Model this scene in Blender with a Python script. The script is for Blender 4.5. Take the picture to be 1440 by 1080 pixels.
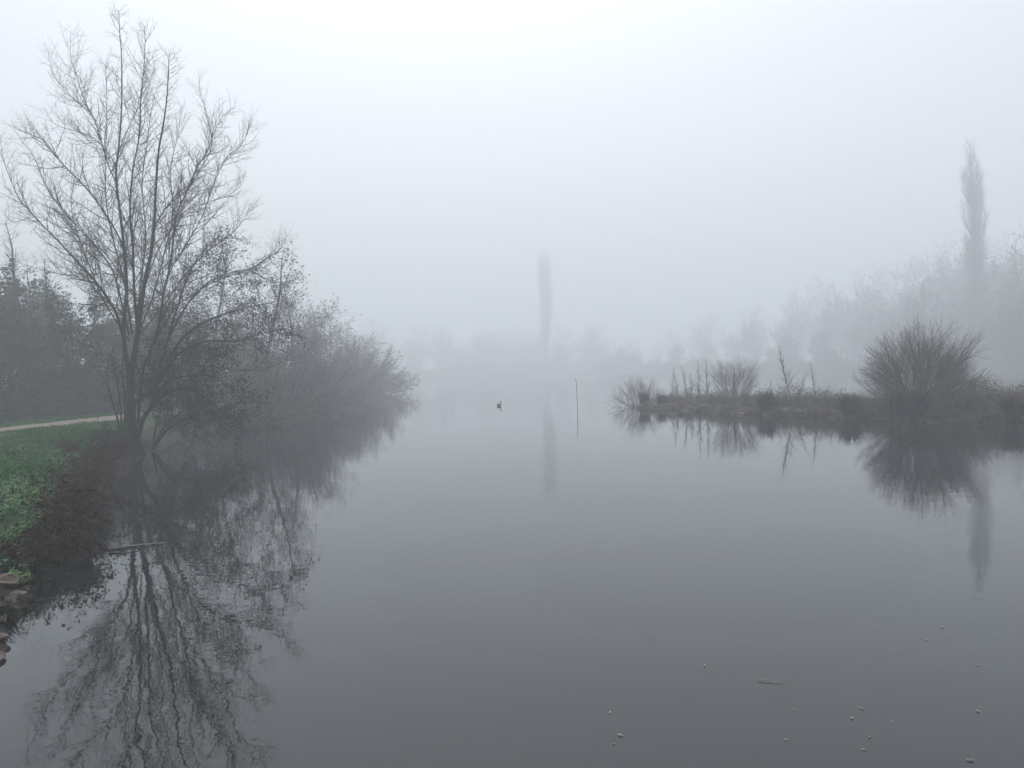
import bpy, math, random
import numpy as np
from mathutils import Matrix, Vector

# ------------------------------------------------------------------ camera, sky, light, exposure
scene = bpy.context.scene
for o in list(bpy.data.objects):
    bpy.data.objects.remove(o)
col = scene.collection

FPX = 1120.0                      # focal length in pixels of the 1440 px wide photograph
EYE = Vector((0.0, 0.0, 3.0))
PITCH, ROLL = math.atan(20 / FPX), -0.03
ROT = Matrix.Rotation(math.pi / 2 - PITCH, 3, 'X') @ Matrix.Rotation(ROLL, 3, 'Z')
cam_data = bpy.data.cameras.new("camera")
cam = bpy.data.objects.new("camera", cam_data)
col.objects.link(cam)
cam.matrix_world = Matrix.Translation(EYE) @ ROT.to_4x4()
cam_data.sensor_width = 36.0
cam_data.lens = 36.0 * FPX / 1440.0
cam_data.clip_end = 5000
scene.camera = cam

SUN_EL, SUN_AZ = math.radians(64), math.radians(-6)   # high in front, veiled by cloud
world = bpy.data.worlds.new("World")
scene.world = world
world.use_nodes = True
wt = world.node_tree
bg = wt.nodes["Background"]
sky = wt.nodes.new("ShaderNodeTexSky")
sky.sky_type = 'NISHITA'
sky.sun_disc = False
sky.sun_elevation = SUN_EL
sky.sun_rotation = SUN_AZ
sky.air_density, sky.dust_density, sky.ozone_density = 1.0, 6.0, 1.0
hs = wt.nodes.new("ShaderNodeHueSaturation")
hs.inputs["Saturation"].default_value = 0.5
wt.links.new(sky.outputs[0], hs.inputs["Color"])
wt.links.new(hs.outputs[0], bg.inputs["Color"])
bg.inputs["Strength"].default_value = 0.15

sl = bpy.data.lights.new("sun", 'SUN')
sl.energy = 0.6
sl.angle = math.radians(25)
sl.color = (1.0, 0.97, 0.93)
so = bpy.data.objects.new("sun", sl)
col.objects.link(so)
sdir = Vector((math.sin(SUN_AZ) * math.cos(SUN_EL), math.cos(SUN_AZ) * math.cos(SUN_EL), math.sin(SUN_EL)))
so.rotation_euler = sdir.to_track_quat('Z', 'Y').to_euler()

scene.view_settings.view_transform = 'Standard'
scene.view_settings.look = 'None'
scene.view_settings.exposure = 0.48
scene.view_settings.gamma = 1.0
scene.cycles.volume_bounces = 3
scene.cycles.max_bounces = 8
scene.cycles.use_denoising = True

FOG_DENSITY, FOG_TOP = 0.0054, 70.0
FOG_COLOR = (0.89, 0.95, 1.0, 1)

# ------------------------------------------------------------------ helpers
def ray(px, py):
    return ROT @ Vector(((px - 720) / FPX, -(py - 540) / FPX, -1.0))

def at(px, py, z=0.0):
    d = ray(px, py)
    t = (z - EYE.z) / d.z
    return EYE + d * t

def at_y(px, py, Y):
    d = ray(px, py)
    return EYE + d * (Y / d.y)

def tag(o, label=None, cat=None, group=None, kind=None):
    if label: o["label"] = label
    if cat: o["category"] = cat
    if group: o["group"] = group
    if kind: o["kind"] = kind
    return o

def empty(name, loc, rz=0.0, scale=1.0):
    o = bpy.data.objects.new(name, None)
    o.empty_display_size = 0.3
    o.location = loc
    o.rotation_euler = (0, 0, rz)
    o.scale = (scale, scale, scale) if not hasattr(scale, '__len__') else scale
    col.objects.link(o)
    return o

def link_mesh(name, V, F, mat, parent=None, smooth=True):
    """V (n,3), F (m,k) arrays -> ONE mesh object"""
    me = bpy.data.meshes.new(name)
    V = np.asarray(V, dtype=np.float32)
    F = np.asarray(F, dtype=np.int32)
    k = F.shape[1]
    me.vertices.add(len(V)); me.vertices.foreach_set("co", V.ravel())
    me.loops.add(F.size); me.loops.foreach_set("vertex_index", F.ravel())
    me.polygons.add(len(F))
    me.polygons.foreach_set("loop_start", np.arange(len(F), dtype=np.int32) * k)
    me.polygons.foreach_set("loop_total", np.full(len(F), k, dtype=np.int32))
    me.polygons.foreach_set("use_smooth", np.full(len(F), smooth, dtype=bool))
    me.update(calc_edges=True)
    me.validate()
    me.materials.append(mat)
    o = bpy.data.objects.new(name, me)
    col.objects.link(o)
    if parent: o.parent = parent
    return o

def copy_tree(root, loc, rz, scale):
    r = root.copy(); col.objects.link(r)
    r.location = loc; r.rotation_euler = (0, 0, rz)
    r.scale = (scale, scale, scale) if not hasattr(scale, '__len__') else scale
    for ch in list(root.children):
        c = ch.copy(); col.objects.link(c); c.parent = r
    return r

def tubes(polys):
    """list of (points, radii, sides) -> V, F (quads)"""
    Vs, Fs, off = [], [], 0
    by = {}
    for p in polys:
        by.setdefault(p[2], []).append(p)
    for n, lst in by.items():
        cnt = np.array([len(p[0]) for p in lst])
        P = np.array([q for p in lst for q in p[0]], dtype=np.float64)
        R = np.array([q for p in lst for q in p[1]], dtype=np.float64)
        first = np.concatenate([[0], np.cumsum(cnt)[:-1]]); last = np.cumsum(cnt) - 1
        nx = np.minimum(np.arange(len(P)) + 1, len(P) - 1); pv = np.maximum(np.arange(len(P)) - 1, 0)
        nx[last] = last; pv[first] = first
        T = P[nx] - P[pv]
        T /= np.maximum(np.linalg.norm(T, axis=1, keepdims=True), 1e-9)
        D = np.abs(P[last] - P[first])
        ax = np.argmin(D, axis=1)
        ref = np.eye(3)[np.repeat(ax, cnt)]
        A = np.cross(T, ref); A /= np.maximum(np.linalg.norm(A, axis=1, keepdims=True), 1e-9)
        B = np.cross(T, A)
        an = np.arange(n) * 2 * math.pi / n
        ring = P[:, None, :] + R[:, None, None] * (np.cos(an)[None, :, None] * A[:, None, :] + np.sin(an)[None, :, None] * B[:, None, :])
        Vs.append(ring.reshape(-1, 3))
        seg = np.setdiff1d(np.arange(len(P)), last)
        j = np.arange(n); j2 = (j + 1) % n
        q = np.stack([seg[:, None] * n + j, seg[:, None] * n + j2, (seg[:, None] + 1) * n + j2, (seg[:, None] + 1) * n + j], axis=2)
        Fs.append(q.reshape(-1, 4) + off)
        off += len(P) * n
    return np.concatenate(Vs), np.concatenate(Fs)

def leaves(C, size, seed, flat=0.0, aspect=0.55):
    """small bent four-cornered leaves round the centres C"""
    g = np.random.default_rng(seed)
    C = np.asarray(C, dtype=np.float64); n = len(C)
    u = g.normal(size=(n, 3)); u[:, 2] *= (1 - flat); u /= np.linalg.norm(u, axis=1, keepdims=True)
    w = g.normal(size=(n, 3)); w[:, 2] *= (1 - flat); w = np.cross(u, w) if flat < 0.5 else np.cross(u, np.array([0, 0, 1.0]) + 0.3 * g.normal(size=(n, 3)))
    w /= np.maximum(np.linalg.norm(w, axis=1, keepdims=True), 1e-9)
    s = size * g.uniform(0.6, 1.4, size=(n, 1))
    nn = np.cross(u, w)
    a = C - u * s; b = C + w * s * aspect + nn * s * .25; c = C + u * s; d = C - w * s * aspect + nn * s * .25
    V = np.stack([a, b, c, d], axis=1).reshape(-1, 3)
    F = np.arange(4 * n).reshape(n, 4)
    return V, F

def join(*vf):
    Vs, Fs, off = [], [], 0
    for V, F in vf:
        Vs.append(V); Fs.append(F + off); off += len(V)
    return np.concatenate(Vs), np.concatenate(Fs)

def norm(x, y, z):
    l = math.sqrt(x * x + y * y + z * z) or 1e-9
    return x / l, y / l, z / l

def grow(out, rng, p, d, L, r, lev, S, leafpts=None):
    """a limb of length L with its side shoots, level by level (S: one dict per level)"""
    s = S[lev]
    n = max(2, int(L / s['seg'] + .5)); st = L / n
    pts, rad, dirs = [p], [r], [d]
    w, tr = s['wig'], s['trop']
    x, y, z = p; dx, dy, dz = d
    for i in range(n):
        dx, dy, dz = norm(dx + rng.gauss(0, w), dy + rng.gauss(0, w), dz + rng.gauss(0, w) + tr)
        x += dx * st; y += dy * st; z += dz * st
        if z < s.get('zmin', -99): z = s['zmin']; dz = abs(dz)
        pts.append((x, y, z)); dirs.append((dx, dy, dz))
        rad.append(r * (1 - s.get('taper', .8) * (i + 1) / n))
    out.append((pts, rad, s.get('sides', 3)))
    side_shoots(out, rng, pts, rad, dirs, L, lev, S, leafpts)
    return pts

def side_shoots(out, rng, pts, rad, dirs, L, lev, S, leafpts=None):
    s = S[lev]
    n = len(pts) - 1
    if leafpts is not None and 'leaf' in s:
        for k in range(int(s['leaf'] * L + rng.random())):
            q = pts[rng.randint(max(0, n // 3), n)]; j = s.get('lj', .12)
            leafpts.append((q[0] + rng.gauss(0, j), q[1] + rng.gauss(0, j), q[2] + rng.gauss(0, j)))
    if lev + 1 >= len(S): return
    c = S[lev + 1]
    m = int(s['dens'] * L + rng.random())
    az = rng.random() * 6.28
    t0 = s.get('t0', .15)
    for k in range(m):
        t = t0 + (0.99 - t0) * (k + rng.random()) / m
        f = t * n; i = min(int(f), n - 1); f -= i
        a, b = pts[i], pts[i + 1]
        q = (a[0] + (b[0] - a[0]) * f, a[1] + (b[1] - a[1]) * f, a[2] + (b[2] - a[2]) * f)
        D = dirs[i + 1]
        az += 2.4 + rng.gauss(0, .5)
        ang = c['ang'] + rng.gauss(0, c.get('angv', .15))
        rx, ry, rz = norm(rng.gauss(0, 1), rng.gauss(0, 1), rng.gauss(0, 1))
        dt = rx * D[0] + ry * D[1] + rz * D[2]
        ux, uy, uz = norm(rx - dt * D[0], ry - dt * D[1], rz - dt * D[2])
        ca, sa = math.cos(ang), math.sin(ang)
        dd = norm(D[0] * ca + ux * sa, D[1] * ca + uy * sa, D[2] * ca + uz * sa + c.get('lift', 0))
        ll = c['len'](t, L) * rng.uniform(.65, 1.25)
        rr = min((rad[i] * (1 - f) + rad[i + 1] * f) * .75, c['rad'] * max(.5, ll / c.get('lref', ll)))
        if ll > .05:
            grow(out, rng, q, dd, ll, rr, lev + 1, S, leafpts)

# ------------------------------------------------------------------ materials
def ramp(nt, fac, stops):
    r = nt.nodes.new("ShaderNodeValToRGB")
    e = r.color_ramp.elements
    e[0].position, e[0].color = stops[0][0], (*stops[0][1], 1)
    e[1].position, e[1].color = stops[-1][0], (*stops[-1][1], 1)
    for p, c in stops[1:-1]:
        k = e.new(p); k.color = (*c, 1)
    nt.links.new(fac, r.inputs[0])
    return r.outputs[0]

def noise(nt, scale, detail=4, rough=.6, coord='Object', vec=None, stretch=None):
    if vec is None:
        tc = nt.nodes.new("ShaderNodeTexCoord"); vec = tc.outputs[coord]
    if stretch:
        mp = nt.nodes.new("ShaderNodeMapping"); mp.inputs['Scale'].default_value = stretch
        nt.links.new(vec, mp.inputs['Vector']); vec = mp.outputs[0]
    n = nt.nodes.new("ShaderNodeTexNoise")
    n.inputs['Scale'].default_value = scale; n.inputs['Detail'].default_value = detail; n.inputs['Roughness'].default_value = rough
    nt.links.new(vec, n.inputs['Vector'])
    return n.outputs['Fac']

def material(name, stops, scale=4.0, rough=.9, bump=0.0, bscale=20.0, island=0.0, stretch=None, spec=.3):
    m = bpy.data.materials.new(name); m.use_nodes = True
    nt = m.node_tree; b = nt.nodes["Principled BSDF"]
    c = ramp(nt, noise(nt, scale, stretch=stretch), stops)
    if island:
        g = nt.nodes.new("ShaderNodeNewGeometry")
        h = nt.nodes.new("ShaderNodeHueSaturation")
        mr = nt.nodes.new("ShaderNodeMapRange")
        mr.inputs['To Min'].default_value = 1 - island; mr.inputs['To Max'].default_value = 1 + island
        nt.links.new(g.outputs['Random Per Island'], mr.inputs['Value'])
        nt.links.new(mr.outputs[0], h.inputs['Value']); nt.links.new(c, h.inputs['Color'])
        c = h.outputs[0]
    nt.links.new(c, b.inputs['Base Color'])
    b.inputs['Roughness'].default_value = rough
    b.inputs['Specular IOR Level'].default_value = spec
    if bump:
        bp = nt.nodes.new("ShaderNodeBump"); bp.inputs['Strength'].default_value = bump; bp.inputs['Distance'].default_value = .02
        nt.links.new(noise(nt, bscale), bp.inputs['Height']); nt.links.new(bp.outputs[0], b.inputs['Normal'])
    return m

M_BARK = material("tree bark", [(.3, (.016, .014, .010)), (.5, (.032, .030, .020)), (.72, (.055, .052, .036))], 5, bump=.6, bscale=26)
M_TWIG = material("bare twig bark", [(.3, (.020, .017, .018)), (.7, (.042, .036, .036))], 1.5)
M_DARKBARK = material("wet dark bark", [(.3, (.010, .009, .008)), (.7, (.026, .023, .018))], 5, bump=.5, bscale=24)
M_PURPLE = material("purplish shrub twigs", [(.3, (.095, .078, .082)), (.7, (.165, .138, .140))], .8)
M_WILLOW = material("willow twigs", [(.3, (.072, .048, .044)), (.7, (.135, .094, .084))], 1.0)
M_GREYTWIG = material("grey brown twigs", [(.3, (.034, .032, .030)), (.7, (.062, .058, .052))], .6)
M_DEADLEAF = material("withered brown leaves", [(.3, (.010, .007, .009)), (.7, (.034, .022, .023))], 1.2, island=.5)
M_DARKLEAF = material("dark evergreen leaves", [(.3, (.012, .018, .014)), (.55, (.024, .034, .022)), (.75, (.040, .038, .028))], .45, island=.5)
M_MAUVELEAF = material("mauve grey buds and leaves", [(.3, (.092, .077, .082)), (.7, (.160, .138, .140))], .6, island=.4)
M_BRAMBLE = material("bramble canes", [(.3, (.034, .012, .010)), (.7, (.115, .050, .038))], 5)
M_BRAMLEAF = material("bramble leaves", [(.3, (.012, .006, .005)), (.46, (.050, .013, .011)), (.56, (.020, .034, .009)), (.66, (.060, .024, .014)), (.78, (.13, .075, .036))], 2.6, island=.85)
M_GRASS = material("grass blades", [(.3, (.012, .078, .009)), (.55, (.018, .140, .014)), (.75, (.070, .165, .028))], 1.2, island=.35)
M_WEED = material("green weed leaves", [(.3, (.008, .040, .007)), (.5, (.018, .115, .013)), (.64, (.085, .135, .026)), (.76, (.10, .075, .035))], 1.6, island=.5, rough=.6)
M_DRY = material("dry tan grass", [(.3, (.085, .060, .038)), (.55, (.18, .135, .082)), (.75, (.29, .23, .145))], 1.0, island=.4)
M_SEDGE = material("dark sedge blades", [(.3, (.012, .011, .013)), (.7, (.036, .032, .028))], 1.5, island=.4)
M_SCRUB = material("brown scrub twigs", [(.3, (.050, .034, .027)), (.5, (.095, .066, .048)), (.7, (.125, .108, .066))], .7, island=.4)
M_SHORE = material("dark wet grass", [(.3, (.008, .012, .006)), (.55, (.020, .024, .012)), (.75, (.045, .036, .022))], 2.0, island=.5)
M_ROCK = material("pale weathered rock", [(.3, (.11, .08, .055)), (.5, (.20, .15, .105)), (.72, (.30, .24, .18))], 6, bump=.7, bscale=14)
M_PINKROCK = material("pinkish shore rock", [(.3, (.040, .030, .026)), (.5, (.095, .074, .066)), (.75, (.17, .14, .125))], 7, bump=.7, bscale=18)
M_WOOD = material("bleached driftwood", [(.3, (.15, .13, .11)), (.7, (.34, .31, .27))], 8, bump=.4, bscale=30)
M_POST = material("weathered timber", [(.3, (.16, .12, .085)), (.7, (.30, .24, .18))], 6, stretch=(1, 1, .15), bump=.4)
M_POLE = material("dark wet timber", [(.3, (.035, .034, .030)), (.7, (.075, .070, .060))], 6, stretch=(1, 1, .15))
M_FLEAF = material("pale floating leaf", [(.3, (.20, .18, .14)), (.7, (.36, .33, .28))], 3, rough=.5)
M_FLEAFBROWN = material("brown floating leaf", [(.3, (.20, .11, .07)), (.7, (.34, .20, .13))], 3, rough=.5)
M_DUCK = material("dark plumage", [(.3, (.012, .014, .016)), (.7, (.040, .042, .046))], 9, rough=.6)
M_BILL = material("pale bill", [(.3, (.30, .26, .20)), (.7, (.50, .45, .38))], 9, rough=.5)

def ground_material():
    m = bpy.data.materials.new("bank soil and turf"); m.use_nodes = True
    nt = m.node_tree; b = nt.nodes["Principled BSDF"]
    turf = ramp(nt, noise(nt, .9, 6, .65), [(.3, (.014, .045, .012)), (.52, (.022, .070, .017)), (.75, (.058, .095, .032))])
    soil = ramp(nt, noise(nt, 2.2, 6, .65), [(.3, (.010, .008, .006)), (.7, (.034, .026, .020))])
    g = nt.nodes.new("ShaderNodeNewGeometry"); sp = nt.nodes.new("ShaderNodeSeparateXYZ")
    nt.links.new(g.outputs['Position'], sp.inputs[0])
    ad = nt.nodes.new("ShaderNodeMath"); ad.operation = 'MULTIPLY_ADD'
    nt.links.new(noise(nt, 1.3, 5), ad.inputs[0]); ad.inputs[1].default_value = .7
    nt.links.new(sp.outputs['Z'], ad.inputs[2])
    mr = nt.nodes.new("ShaderNodeMapRange"); mr.inputs['From Min'].default_value = .85; mr.inputs['From Max'].default_value = 1.15
    nt.links.new(ad.outputs[0], mr.inputs['Value'])
    mx = nt.nodes.new("ShaderNodeMix"); mx.data_type = 'RGBA'
    nt.links.new(mr.outputs[0], mx.inputs['Factor']); nt.links.new(soil, mx.inputs['A']); nt.links.new(turf, mx.inputs['B'])
    nt.links.new(mx.outputs['Result'], b.inputs['Base Color'])
    b.inputs['Roughness'].default_value = .95; b.inputs['Specular IOR Level'].default_value = .2
    bp = nt.nodes.new("ShaderNodeBump"); bp.inputs['Strength'].default_value = .8; bp.inputs['Distance'].default_value = .06
    nt.links.new(noise(nt, 7, 6, .7), bp.inputs['Height']); nt.links.new(bp.outputs[0], b.inputs['Normal'])
    return m
M_GROUND = ground_material()
M_ISLAND = material("island mud and dead grass", [(.3, (.014, .011, .009)), (.55, (.036, .028, .021)), (.75, (.07, .055, .038))], 1.6, bump=.8, bscale=8)
M_PATH = material("pale gravel path", [(.3, (.12, .105, .085)), (.5, (.17, .15, .125)), (.75, (.23, .205, .17))], 3, bump=.5, bscale=40)

def water_material():
    m = bpy.data.materials.new("still river water"); m.use_nodes = True
    nt = m.node_tree; b = nt.nodes["Principled BSDF"]
    b.inputs['Base Color'].default_value = (.013, .017, .019, 1)
    b.inputs['Roughness'].default_value = .014
    b.inputs['IOR'].default_value = 1.40
    g = nt.nodes.new("ShaderNodeNewGeometry")
    n1 = noise(nt, 3.0, 2, .5, vec=g.outputs['Position'])
    n2 = noise(nt, .5, 1, .5, vec=g.outputs['Position'])
    ad = nt.nodes.new("ShaderNodeMath"); ad.operation = 'MULTIPLY_ADD'
    nt.links.new(n2, ad.inputs[0]); ad.inputs[1].default_value = 1.6; nt.links.new(n1, ad.inputs[2])
    bp = nt.nodes.new("ShaderNodeBump"); bp.inputs['Strength'].default_value = 1.0; bp.inputs['Distance'].default_value = .0017
    nt.links.new(ad.outputs[0], bp.inputs['Height']); nt.links.new(bp.outputs[0], b.inputs['Normal'])
    mr = nt.nodes.new("ShaderNodeMapRange"); mr.inputs['From Min'].default_value = .42; mr.inputs['From Max'].default_value = .68
    mr.inputs['To Min'].default_value = .004; mr.inputs['To Max'].default_value = .020
    nt.links.new(noise(nt, .16, 4, .55, vec=g.outputs['Position'], stretch=(1, .45, 1)), mr.inputs['Value'])
    nt.links.new(mr.outputs[0], b.inputs['Roughness'])
    return m
M_WATER = water_material()

# ------------------------------------------------------------------ shoreline and ground
LB = np.array([(-20, -3.5), (0, -4.2), (6, -4.9), (8.6, -5.55), (10.5, -6.5), (11.8, -7.1), (14.4, -7.55), (17, -8.9), (20, -10.3), (24, -12.2), (28, -13.6), (33, -15.4),
               (40, -17.2), (50, -19.5), (60, -20.5), (72, -20.0), (84, -20.5), (100, -21.5), (116, -20.5), (124, -24), (170, -55), (230, -75), (350, -80), (384, -55), (403, -13), (411, 32), (417, 100), (1200, 100)])
RB = np.array([(-20, 70), (20, 78), (80, 90), (130, 96), (175, 100), (220, 89), (290, 68), (390, 43), (406, 8), (415, -100), (1200, -100)])
def xl(y): return np.interp(y, LB[:, 0], LB[:, 1])
def xr(y): return np.interp(y, RB[:, 0], RB[:, 1])

def vnoise(x, y, seed=0):
    s = 0
    g = np.random.default_rng(seed)
    for k in range(7):
        a, b, p, q = g.uniform(-1, 1), g.uniform(-1, 1), g.uniform(0, 6.28), .25 * 1.75 ** k
        nrm = math.hypot(a, b) or 1
        s = s + np.sin((a * x + b * y) / nrm * q * 2 + p + 1.3 * np.sin((b * x - a * y) / nrm * q * 1.3 + p * 2)) / (1.6 ** k)
    return s / 2.2

PATH_X0, PATH_X1 = -23.9, -21.4
def hit(px, py):
    """where the sight line through a photo pixel meets the bank or the water"""
    d = ray(px, py); t = 4.0
    while t < 80:
        p = EYE + d * t
        if p.z <= max(0.0, float(ground_z(p.x, p.y))): return p
        t += .02
    return at(px, py)

def ground_z(x, y):
    x = np.asarray(x, float); y = np.asarray(y, float)
    w = vnoise(x, y, 3)
    d = xl(y) - x + .35 * vnoise(x * 2, y * 2, 5) * np.clip((y - 5) / 10, .3, 1)
    zl = np.interp(d, [-6, -2, 0, .5, 1.3, 2.5, 4.5, 8, 25, 60, 200], [-1.6, -.9, -.03, .30, .66, .86, .97, 1.0, 1.2, 2.0, 5])
    amp = np.where((x < PATH_X1 + .8) & (x > PATH_X0 - .8), 0, .06) * np.clip(d, 0, 1)
    zl = zl + amp * w
    e = x - xr(y)
    zr = np.interp(e, [-6, -2, 0, 1, 3, 10, 40, 120, 250], [-1.6, -.9, -.05, .5, .8, .9, 1.0, 1.2, 1.5])
    far = np.interp(y, [392, 404, 411, 430, 520, 1100], [-1.6, -.3, .6, .8, 1, 1.5])
    z = np.maximum(zl, zr)
    return np.where(y > 392, np.maximum(z, far), z)

def axis(parts):
    a = []
    for lo, hi, st in parts: a.append(np.arange(lo, hi, st))
    return np.unique(np.concatenate(a))
gx = axis([(-560, -60, 10), (-60, -30, 2), (-30, -3, .25), (-3, 30, 3), (30, 70, 1.5), (70, 561, 12)])
gy = axis([(-30, 5, 1.5), (5, 42, .3), (42, 90, 1.0), (90, 460, 3.5), (460, 1100, 25)])
X, Y = np.meshgrid(gx, gy)
Z = ground_z(X, Y)
nxg, nyg = len(gx), len(gy)
idx = np.arange(nxg * nyg).reshape(nyg, nxg)
F = np.stack([idx[:-1, :-1], idx[:-1, 1:], idx[1:, 1:], idx[1:, :-1]], axis=2).reshape(-1, 4)
tag(link_mesh("ground", np.stack([X, Y, Z], axis=2).reshape(-1, 3), F, M_GROUND), "grassy river banks and wooded slopes", "ground", kind="structure")

# gravel path along the left bank
py_ = np.arange(-25, 120, .5)
rows = []
for t in np.linspace(0, 1, 6):
    x0 = PATH_X0 + .18 * vnoise(py_ * 0 + 3, py_ * 1.6, 11); x1 = PATH_X1 + .18 * vnoise(py_ * 0 + 9, py_ * 1.6, 12)
    xx = x0 + (x1 - x0) * t
    rows.append(np.stack([xx, py_, ground_z(xx, py_) + .012 + .02 * math.sin(t * math.pi)], axis=1))
PV = np.stack(rows, axis=1)
ii = np.arange(PV.shape[0] * 6).reshape(-1, 6)
PF = np.stack([ii[:-1, :-1], ii[:-1, 1:], ii[1:, 1:], ii[1:, :-1]], axis=2).reshape(-1, 4)
tag(link_mesh("path", PV.reshape(-1, 3), PF, M_PATH), "pale gravel footpath along the grassy bank", "path", kind="structure")

# water
WV = np.array([(-570, -40, 0), (570, -40, 0), (570, 1110, 0), (-570, 1110, 0)], float)
tag(link_mesh("water", WV, np.array([[0, 1, 2, 3]]), M_WATER, smooth=False), "still grey river water mirroring the fog", "water", kind="structure")

# island
FRONT = [at(*p) for p in [(876, 574), (962, 577), (1061, 583), (1130, 586), (1195, 589), (1276, 592), (1358, 595), (1440, 598)]]
FRONT = [(p.x, p.y) for p in FRONT] + [(25.5, 30.5), (30, 27.5)]
def island_line(t):
    f = t * (len(FRONT) - 1); i = min(int(f), len(FRONT) - 2); f -= i
    return (FRONT[i][0] + (FRONT[i + 1][0] - FRONT[i][0]) * f, FRONT[i][1] + (FRONT[i + 1][1] - FRONT[i][1]) * f)
def island_pt(t, s):
    """t along the waterline from the far tip, s metres behind the near edge"""
    x, y = island_line(t); x2, y2 = island_line(min(1, t + .01)); x1, y1 = island_line(max(0, t - .01))
    nx, ny = norm(-(y2 - y1), x2 - x1, 0)[:2]
    if ny < 0: nx, ny = -nx, -ny
    return x + nx * s, y + ny * s
ISW = 4.6
def island_h(t, s):
    k = max(0.0, min(1.0, t / .12)) ** .5
    q = s / ISW
    return float(np.interp(q, [-.5, -.12, 0, .07, .2, .5, .8, 1.0, 1.15, 1.5], [-.9, -.3, -.02, .18, .30, .42, .30, 0, -.3, -.9])) * (.4 + .6 * k) - (.5 * (1 - k) if t < .02 else 0)
IV, ns, ntt = [], 26, 160
for a in range(ntt + 1):
    t = a / ntt
    for b_ in range(ns + 1):
        s = ISW * (-.5 + 2.0 * b_ / ns)
        x, y = island_pt(t, s + .25 * math.sin(t * 90) + .2 * math.sin(t * 37 + 1))
        IV.append((x, y, island_h(t, s) + .04 * float(vnoise(x * 3, y * 3, 8))))
ii = np.arange(len(IV)).reshape(ntt + 1, ns + 1)
IF = np.stack([ii[:-1, :-1], ii[1:, :-1], ii[1:, 1:], ii[:-1, 1:]], axis=2).reshape(-1, 4)
tag(link_mesh("island_ground", np.array(IV), IF, M_ISLAND), "low muddy island strip in the river", "island", kind="structure")

# ------------------------------------------------------------------ the big bare tree on the left bank
TY = 33.0
def stem_from(pixels, r0, r1, depth=0.0, Y=TY, sides=7, sub=5):
    """a limb running through places measured in the photo, leaning 'depth' metres away by its tip"""
    n = len(pixels)
    P = [at_y(p[0], p[1], Y + depth * (i / (n - 1)) ** 1.2) for i, p in enumerate(pixels)]
    pts, rad = [], []
    for i in range(n - 1):
        p0, p1, p2, p3 = P[max(0, i - 1)], P[i], P[i + 1], P[min(n - 1, i + 2)]
        for k in range(sub):
            t = k / sub
            q = .5 * ((2 * p1) + (p2 - p0) * t + (2 * p0 - 5 * p1 + 4 * p2 - p3) * t * t + (3 * p1 - p0 - 3 * p2 + p3) * t ** 3)
            pts.append(tuple(q))
    pts.append(tuple(P[-1]))
    m = len(pts)
    for i in range(m):
        rad.append(r0 + (r1 - r0) * (i / (m - 1)) ** (.48 if r0 > .2 else .75))
    dirs = [norm(*[pts[min(i + 1, m - 1)][k] - pts[max(i - 1, 0)][k] for k in range(3)]) for i in range(m)]
    return pts, rad, dirs, sides

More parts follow.
